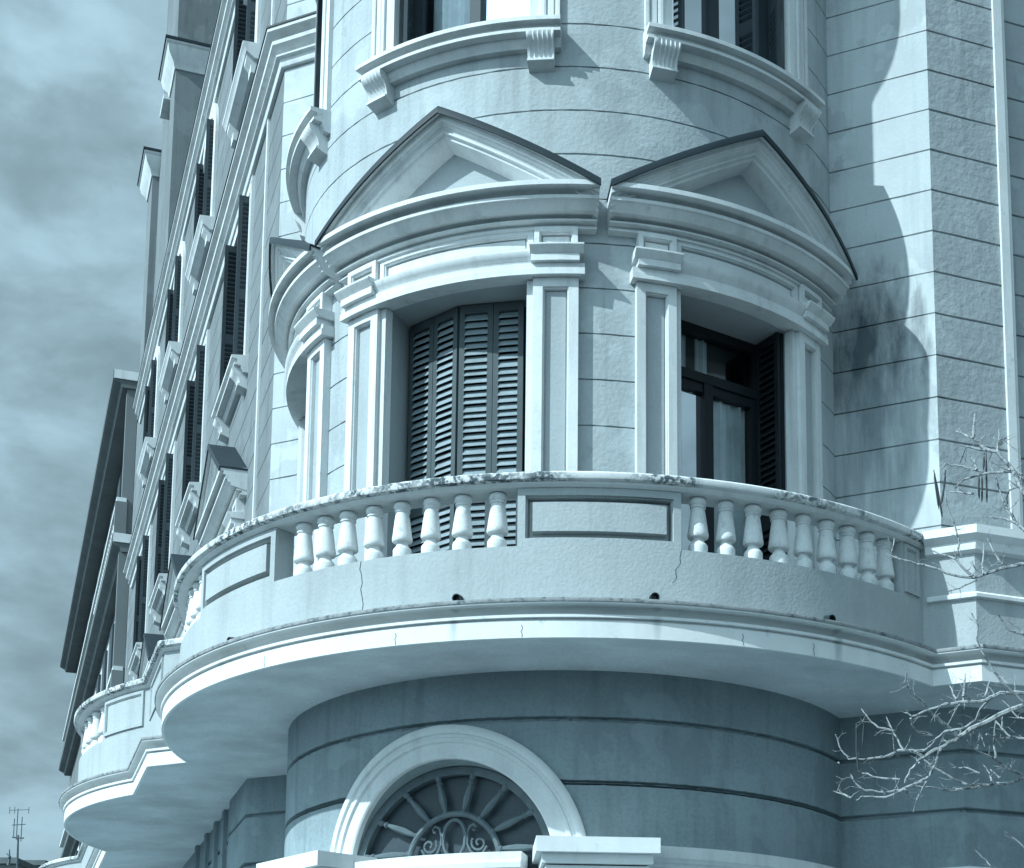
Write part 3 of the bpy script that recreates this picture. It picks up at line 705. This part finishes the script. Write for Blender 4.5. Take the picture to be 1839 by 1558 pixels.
# iron fanlight
g = MB(); gp = lambda rho, t, d=DF: ch(rho*math.cos(t), d, ZC + rho*math.sin(t))
g.sweep([(lambda r, d, t=t: gp(r, t, d)) for t in lin(0, math.pi, 48)], [(.955, DF-.06), (.955, DF+.02), (.885, DF+.02), (.885, DF-.06)], True, True)
fan = g.build('fanlight_grille', M_iron, building)
for k in range(8):
    t = math.pi*(k+.62)/8.25; b = MB()
    rr = [.425, .46, .47, .50, .60, .70, .78, .80, .83, .86, .90]; rd = [.024, .028, .018, .024, .034, .028, .018, .032, .02, .03, .03]
    b.tube([gp(r, t) + Vector((0, 0, .12*(.90-r)/.475)) for r in rr], rd, 8); b.build('rod', M_iron, fan)
b = MB(); b.tube([gp(.43, t) + Vector((0, 0, .115)) for t in lin(-.3, math.pi+.3, 34)], .027, 8); b.build('inner_ring', M_iron, fan)
b = MB(); b.tube([ch(.105*math.cos(t), DF, ZC + .33 + .165*math.sin(t)) for t in lin(0, 2*math.pi, 24)], .017, 6, False); b.build('oval_ornament', M_iron, fan)
for sg in (-1, 1):
    b = MB(); pts = []
    for i in range(22):
        t = i/21*2.6*math.pi; r = .075*(1-i/26); pts.append((.235 + r*math.cos(t+2.5), .12 + r*math.sin(t+2.5)))
    b.tube([ch(sg*x, DF, ZC+y+.16) for x, y in pts], .012, 6)
    pts = [(.16, .05), (.125, .12), (.12, .2), (.145, .27), (.185, .285), (.205, .26), (.195, .235), (.175, .235)]
    b.tube([ch(sg*x, DF, ZC+y+.16) for x, y in pts], .013, 6)
    pts = [(.16, .05), (.21, .015), (.27, .03), (.31, .09)]
    b.tube([ch(sg*x, DF, ZC+y+.16) for x, y in pts], .013, 6); b.build('scroll_ornament', M_iron, fan)
m = MB(); m.poly([tuple(ch(.96*math.cos(t), DF-.066, ZC + .96*math.sin(t))) for t in lin(0, math.pi, 40)] + [tuple(ch(-.96, DF-.066, 2.6)), tuple(ch(.96, DF-.066, 2.6))]); m.build('fanlight_pane', mat('dusty_pane', (.045, .065, .078), .4, .2, 3, 0, 0, 60, .3), fan, smooth=False)
# door hood with its two blocks, and the sill course round the drum
m = MB(); sts = [(lambda o, z, a=a: fn(a, o, z)) for a in lin(-.9, .72, 20)]
m.sweep(sts, [(-.2, 3.88), (.12, 3.87), (.13, 3.80), (.155, 3.79), (.165, 3.775), (.165, 3.73), (.10, 3.70), (.08, 3.5), (-.1, 3.5)], False, True); m.build('door_hood', M_trim, building)
for sg in (-1, 1):
    c2 = chord(PCA + sg*26.6); m = MB(); m.box(c2, -.50, .50, 2.4, 3.24, 3.81, 3.935); m.box(c2, -.45, .45, 2.4, 3.17, 3.73, 3.808); m.box(c2, -.42, .42, 2.4, 3.12, 3.2, 3.718)
    m.build('hood_block', M_ledge, building, smooth=False)
prc = [(0, 3.945), (.145, 3.93), (.15, 3.92), (.15, 3.83), (.135, 3.82), (.12, 3.80), (.09, 3.79), (.08, 3.76), (0, 3.75)]
for a0, a1 in ((30, 90.5), (-90.5, -24)):
    m = MB(); m.sweep([(lambda o, z, a=a: cyl(a, R0+o, z)) for a in lin(a0, a1, 40)], prc, False, True); m.build('string_course', M_trim, building)
m = MB(); m.sweep(off_path([(-2.75, .03), (-UL, .03), (-UL+Ld[0]*20, .03+Ld[1]*20)]), prc, False, True); m.build('string_course', M_trim, building)
m = MB(); m.sweep(off_path([(UL+Rd[0]*8, .03+Rd[1]*8), (UL, .03), (2.75, .03)]), prc, False, True); m.build('string_course', M_trim, building)
# street door below the fanlight
m = MB()
for sg in (-1, 1):
    a0, a1 = sorted((sg*.01, sg*.75))
    for z0, z1 in ((.1, 1.0), (1.0, 2.2), (2.2, 3.5)): m.panel(ch, a0, a1, z0, z1, 2.44, 2.38, .1, .02, 1)
m.build('street_door', M_door, building, smooth=False)

# ------------------------------------------------------------------ neighbouring building down the street
nb = empty('neighbour_building', 'plastered building farther down the street with deep dark balcony undersides', 'building', tuple(Lm(21.3, 0, 0)))
wall(Lm, lin(21.32, 50, 12), 0, 19.6, [], ()).build('wall', M_far, nb)
for zt, oo, th in ((19.75, .62, .32), (15.65, .45, .34), (11.5, .34, .3)):
    m = MB(); s_ = [(lambda o, z, s0=s0: Lm(s0, o, z)) for s0 in (21.45, 48.5)]
    m.sweep(s_, [(-.3, zt-th-.1), (oo-.22, zt-th-.1), (oo-.18, zt-th), (oo-.05, zt-th+.06), (oo, zt-th+.1), (oo, zt), (-.3, zt)], True, True)
    bb = m.build('balcony', M_eave, nb, smooth=False)
    m = MB(); m.box(Lm, 21.42, 21.448, -.3, oo-.02, zt-.22, zt); m.build('slab_end', M_trim, bb, smooth=False)
    if zt < 19:
        for k in range(26):
            m = MB(); s0 = 21.7 + k*.35; m.lathe(tuple(Lm(s0, oo-.16, zt)), [(.07, 0), (.07, .1), (.04, .15), (.07, .2), (.05, .6), (.07, .7), (.07, .8)], 8); m.build('baluster', M_trim, bb)
        m = MB(); m.box(Lm, 21.45, 48, oo-.28, oo-.05, zt+.8, zt+.9); m.build('handrail', M_trim, bb, smooth=False)
        m = MB(); m.box(Lm, 21.45, 21.68, oo-.30, oo-.03, zt, zt+.8); m.build('post', M_far, bb, smooth=False)

for z0 in (16.1, 12.1, 8.2):
    for k in range(7):
        s0 = 22.6 + k*2.6
        m = MB(); m.box(Lm, s0-.12, s0+1.02, 0, .05, z0, z0+2.6); f = m.build('window', M_trim, nb, smooth=False)
        m = MB(); m.box(Lm, s0, s0+.9, .03, .12, z0, z0+2.45); m.build('shutter', M_shutd, f, smooth=False)
for z0, z1 in ((15.7, 19.35), (11.6, 15.2)):
    m = MB(); m.box(Lm, 21.5, 21.75, .02, .28, z0, z1); m.build('column', M_far, nb, smooth=False)
# ------------------------------------------------------------------ ground, distant town
def plane(name, pts, z, mt):
    m = MB(); m.poly([(x, y, z) for x, y in pts]); o = m.build(name, mt, None, smooth=False); o['kind'] = 'structure'; return o
plane('ground', [(-900, -500), (900, -500), (900, 1200), (-900, 1200)], 0, M_road)
pv = off_path([Rpt(30, 3.2), (uR+1.6, VR+2.6), (2.6, 6.2), (-2.6, 6.2), (uL-1.6, VL+2.6), Lpt(60, 3.2)])
m = MB(); m.sweep(pv, [(-8, .13), (-.02, .13), (0, .12), (0, 0)], False, False); o = m.build('pavement', M_pave, None); o['kind'] = 'structure'
def at(x, y, dist):
    d = FW + RT*((x-PPX)/FPX) - UP*((y-PPY)/FPX); return CAM + d*dist
# low blocks and a mast on the skyline
def block(x0, x1, ytop, dist, dep, label):
    a, b = at(x0, ytop, dist), at(x1, ytop, dist); z = a.z
    e = empty('town_building', label, 'building', (a.x, a.y, 0))
    m = MB(); P = lambda s, t, zz: Vector((a.x + (b.x-a.x)*s, a.y + (b.y-a.y)*s + t*dep, zz))
    m.box(P, 0, 1, 0, 1, 0, z); m.build('wall', M_far, e, smooth=False)
    m = MB(); m.box(P, -.02, 1.02, -.02, 1.02, z, z+.4); m.build('roof', M_eave, e, smooth=False)
    return e
block(-40, 31, 1551, 110, 10, 'low flat-roofed building on the far skyline left of the mast')
block(36, 82, 1554, 130, 12, 'low flat-roofed building on the far skyline right of the mast')
b0 = at(31, 1556, 100); tp = at(35.5, 1452, 100)
ms = empty('radio_mast', 'thin radio mast with small aerials rising over far rooftops', 'mast', (b0.x, b0.y, 0))
m = MB(); q = Vector((b0.x, b0.y, 0)); m.tube([q, b0, tp - Vector((0, 0, 1.6))], [.12, .07, .05], 6); m.build('pole', M_iron, ms)
m = MB()
top = tp.copy()
for dx, dz0, dz1 in ((-.1, -1.9, -.0), (.18, -2.0, -.5), (-.28, -1.7, -.6)): m.tube([top + Vector((dx, 0, dz0)), top + Vector((dx, 0, dz1))], .03, 5)
m.tube([top + Vector((-.6, 0, -.1)), top + Vector((.55, 0, -.05))], .02, 5)
m.tube([top + Vector((-.4, 0, -1.0)), top + Vector((.4, 0, -.95))], .03, 5)
m.tube([top + Vector((-.35, 0, -1.75)), top + Vector((.35, 0, -1.8))], .05, 5)
for dx in (-.6, -.3, .55): m.tube([top + Vector((dx, 0, -.3)), top + Vector((dx, 0, .12))], .022, 5)
m.build('aerial', M_iron, ms)
a1 = at(17, 1525, 105)
an = empty('roof_aerial', 'short rooftop aerial with a ball on the far skyline', 'aerial', (a1.x, a1.y, at(17, 1552, 105).z))
m = MB(); m.tube([at(15, 1553, 105), at(17, 1545, 105), at(17, 1525, 105)], [.12, .07, .03], 6); m.tube([at(12, 1532, 105), at(17, 1539, 105)], .03, 5); m.lathe(tuple(at(17, 1539, 105) - Vector((0, 0, .12))), [(.02, 0), (.1, .05), (.12, .12), (.1, .19), (.02, .24)], 8); m.build('rod', M_iron, an)

# ------------------------------------------------------------------ bare street tree at the right
tr = empty('bare_tree', 'leafless street tree with hanging seed pods in front of the balcony', 'tree', (0, 0, 0))
troot = at(2230, 1500, 10.6); troot.z = 0
tr.location = troot; tr.matrix_world = Matrix.Translation(troot)
ZA = lambda p: (1480 + p[0]/4.1226, 1180 + p[1]/4.1226)
ZBm = lambda p: (1600 + p[0]/3.2469, 720 + p[1]/3.2469)
m = MB(); tz = lambda z, dx=0, dy=0: troot + Vector((dx, dy, z))
m.tube([tz(0), tz(.3, .01), tz(1.2, .03, .02), tz(2.2, -.02, .05), tz(3.0, .03, .04), tz(3.9, .0, .1), tz(4.9, .05, .12), tz(6.0, .02, .2), tz(7.2, .1, .3)], [.19, .15, .13, .12, .11, .095, .075, .05, .02], 12)
m.build('trunk', M_bark, tr)
def branch(conv, pts, r0, r1, d0, d1, jit=.006, sub=3, twigs=0, name='branch', join=None):
    px = [conv(p) for p in pts]; n = len(px); P = []
    for i, (x, y) in enumerate(px): P.append(at(x, y, d0 + (d1-d0)*i/max(1, n-1)))
    if join is not None: P.insert(0, troot + Vector((0, .05, join)))
    Q = []
    for i in range(len(P)-1):
        for k in range(sub):
            q = P[i].lerp(P[i+1], k/sub)
            if k: q += Vector([random.gauss(0, jit*.5) for _ in range(3)])
            Q.append(q)
    Q.append(P[-1]); N_ = len(Q)
    R = [1.25*(r0 + (r1-r0)*i/(N_-1)) for i in range(N_)]
    R = [r*random.uniform(.93, 1.08) for r in R]
    m = MB(); m.tube(Q, R, 6)
    for _ in range(int(twigs*1.1)):
        i = random.randrange(int(N_*.15) if join else 0, N_-1); d = (Q[i+1]-Q[i]).normalized()
        side = Vector((random.gauss(0, 1), random.gauss(0, .7), random.gauss(.35, .8))).normalized()
        v = (d*.6 + side).normalized(); L = random.uniform(.04, .15); rr = max(.0015, R[i]*.33)
        p1 = Q[i] + v*L*.5 + Vector([random.gauss(0, .012) for _ in range(3)]); p2 = p1 + (v + Vector([random.gauss(0, .45) for _ in range(3)])).normalized()*L*.5
        m.tube([Q[i], p1, p2], [rr, rr*.8, rr*.45], 5)
        if random.random() < .5: m.tube([p1, p1 + (v + Vector([random.gauss(0, .8) for _ in range(3)])).normalized()*L*.4], [rr*.7, rr*.4], 5)
    m.build(name, M_bark, tr)
A_ = ZA
branch(A_, [(1480, 350), (1300, 425), (1130, 510), (1000, 590), (900, 650), (780, 710), (700, 760), (640, 830), (600, 930)], .016, .006, 10.7, 10.9, twigs=10, join=3.0)
branch(A_, [(1000, 590), (900, 500), (800, 420), (740, 335), (640, 265), (600, 180), (610, 110)], .010, .004, 10.8, 10.6, twigs=12)
branch(A_, [(870, 660), (830, 780), (780, 880), (640, 950), (560, 985), (460, 1000), (300, 985), (230, 930), (195, 865)], .008, .0035, 10.8, 10.9, twigs=12)
branch(A_, [(740, 690), (550, 690), (500, 715), (430, 740), (330, 750), (180, 755), (130, 690), (85, 570)], .008, .003, 10.85, 11.0, twigs=14)
branch(A_, [(1480, 265), (1300, 265), (1200, 320), (1040, 330), (900, 345), (780, 385), (650, 440), (600, 410)], .012, .004, 10.4, 10.5, twigs=14, join=3.6)
branch(A_, [(1260, 280), (1160, 380), (1120, 470), (1020, 530), (900, 545), (830, 600), (740, 690)], .008, .005, 10.5, 10.8, twigs=8)
branch(A_, [(1480, 890), (1380, 930), (1220, 945), (960, 985), (840, 970), (640, 955)], .011, .005, 10.9, 11.0, twigs=8, join=2.5)
branch(A_, [(1460, 870), (1350, 825), (1260, 750), (1130, 690), (1060, 615)], .009, .004, 10.9, 10.7, twigs=6)
branch(A_, [(1220, 945), (1080, 950), (980, 910), (890, 860), (800, 810), (740, 760)], .008, .004, 10.9, 11.0, twigs=5)
for pts in ([(1030, 320), (960, 420), (900, 520)], [(1030, 330), (1050, 230), (1090, 190)], [(1030, 290), (1045, 120)], [(980, 310), (930, 210)], [(590, 690), (520, 570), (460, 440)],
            [(520, 545), (400, 520), (330, 455), (275, 380)], [(1270, 750), (1255, 640), (1270, 470)], [(1320, 530), (1320, 440)], [(1150, 860), (1050, 815), (940, 815)], [(1300, 895), (1230, 830)], [(1240, 920), (1225, 860), (1170, 790)],
            [(600, 980), (620, 1030), (680, 1060)], [(760, 920), (690, 1050), (660, 1150)], [(600, 975), (460, 1035), (290, 1030), (240, 1058)], [(560, 905), (400, 890), (280, 860)], [(200, 1040), (130, 1010), (70, 990)], [(640, 450), (650, 500), (700, 560), (800, 580)], [(1190, 290), (1225, 180)], [(1130, 690), (1150, 560)], [(700, 780), (780, 880)], [(1200, 570), (1300, 600), (1480, 605)]):
    branch(A_, pts, .006, .0028, 10.75, 10.85, twigs=4)
branch(A_, [(1480, 600), (1380, 590), (1310, 520), (1270, 470)], .007, .004, 10.6, 10.7, twigs=4, join=2.9)
branch(A_, [(1480, 450), (1440, 450), (1320, 320)], .006, .003, 10.5, 10.6, twigs=3, join=3.2)
branch(A_, [(1455, 1380), (1340, 1290)], .006, .003, 10.8, 10.8, twigs=1, join=1.7)
branch(A_, [(1240, 1558), (1200, 1500), (1110, 1420)], .006, .003, 10.8, 10.8, twigs=2, join=1.2)
B_ = ZBm
branch(B_, [(776, 540), (740, 470), (715, 405), (620, 295), (555, 280), (480, 215), (490, 75)], .014, .006, 9.9, 10.1, twigs=8, join=4.4)
branch(B_, [(776, 450), (715, 410), (560, 420), (430, 455), (345, 530)], .010, .003, 9.95, 10.1, twigs=12, join=4.6)
branch(B_, [(776, 750), (740, 720), (680, 640), (650, 570), (620, 470), (570, 350)], .009, .003, 10.0, 10.2, twigs=6, join=3.9)
branch(B_, [(776, 945), (690, 965), (540, 1010), (490, 1030), (350, 1010), (260, 975), (150, 950), (0, 900), (20, 800)], .011, .003, 10.2, 10.5, twigs=10, join=3.5)
branch(B_, [(490, 1030), (440, 990), (375, 920), (400, 830), (380, 750), (330, 620), (310, 400)], .007, .003, 10.3, 10.4, twigs=8)
branch(B_, [(650, 1640), (590, 1558), (530, 1460), (500, 1390), (510, 1310), (470, 1235)], .008, .003, 10.3, 10.3, twigs=5, join=3.0)
branch(B_, [(776, 1360), (690, 1335), (625, 1245)], .008, .004, 10.2, 10.2, twigs=3, join=3.1)
for pts in ([(540, 410), (440, 390), (370, 370), (320, 365), (290, 400)], [(555, 285), (440, 265), (400, 360)], [(620, 295), (630, 225), (630, 160)], [(630, 230), (670, 215)], [(480, 215), (375, 175)], [(740, 720), (660, 685), (555, 675)], [(375, 920), (240, 870)], [(540, 1010), (540, 830)], [(500, 1040), (400, 1090), (330, 1110)], [(650, 950), (600, 880), (560, 800)], [(740, 500), (690, 520), (680, 600)], [(500, 400), (470, 330)], [(480, 540), (340, 530)]):
    branch(B_, pts, .006, .0028, 10.0, 10.1, twigs=4)
for cv, pts in ((B_, [(250, 400), (262, 500), (280, 630)]), (B_, [(255, 420), (280, 560), (300, 680)]), (B_, [(320, 400), (310, 500), (295, 600)]), (B_, [(515, 420), (512, 500), (515, 570)]), (B_, [(530, 420), (532, 500), (530, 590)]), (B_, [(555, 290), (557, 450), (560, 595)]), (B_, [(545, 300), (540, 400)]), (A_, [(330, 455), (240, 490), (240, 690), (255, 850)]), (A_, [(295, 480), (290, 560), (285, 650)])):
    m = MB(); P = [at(*cv(p), 10.1 if cv is B_ else 10.9) for p in pts]; Q = []
    for i in range(len(P)-1): Q += [P[i].lerp(P[i+1], k/4) for k in range(4)]
    Q.append(P[-1]); m.tube(Q, [.003 if i < 2 else .0065 for i in range(len(Q)-1)] + [.002], 6); m.build('seed_pod', M_pod, tr)
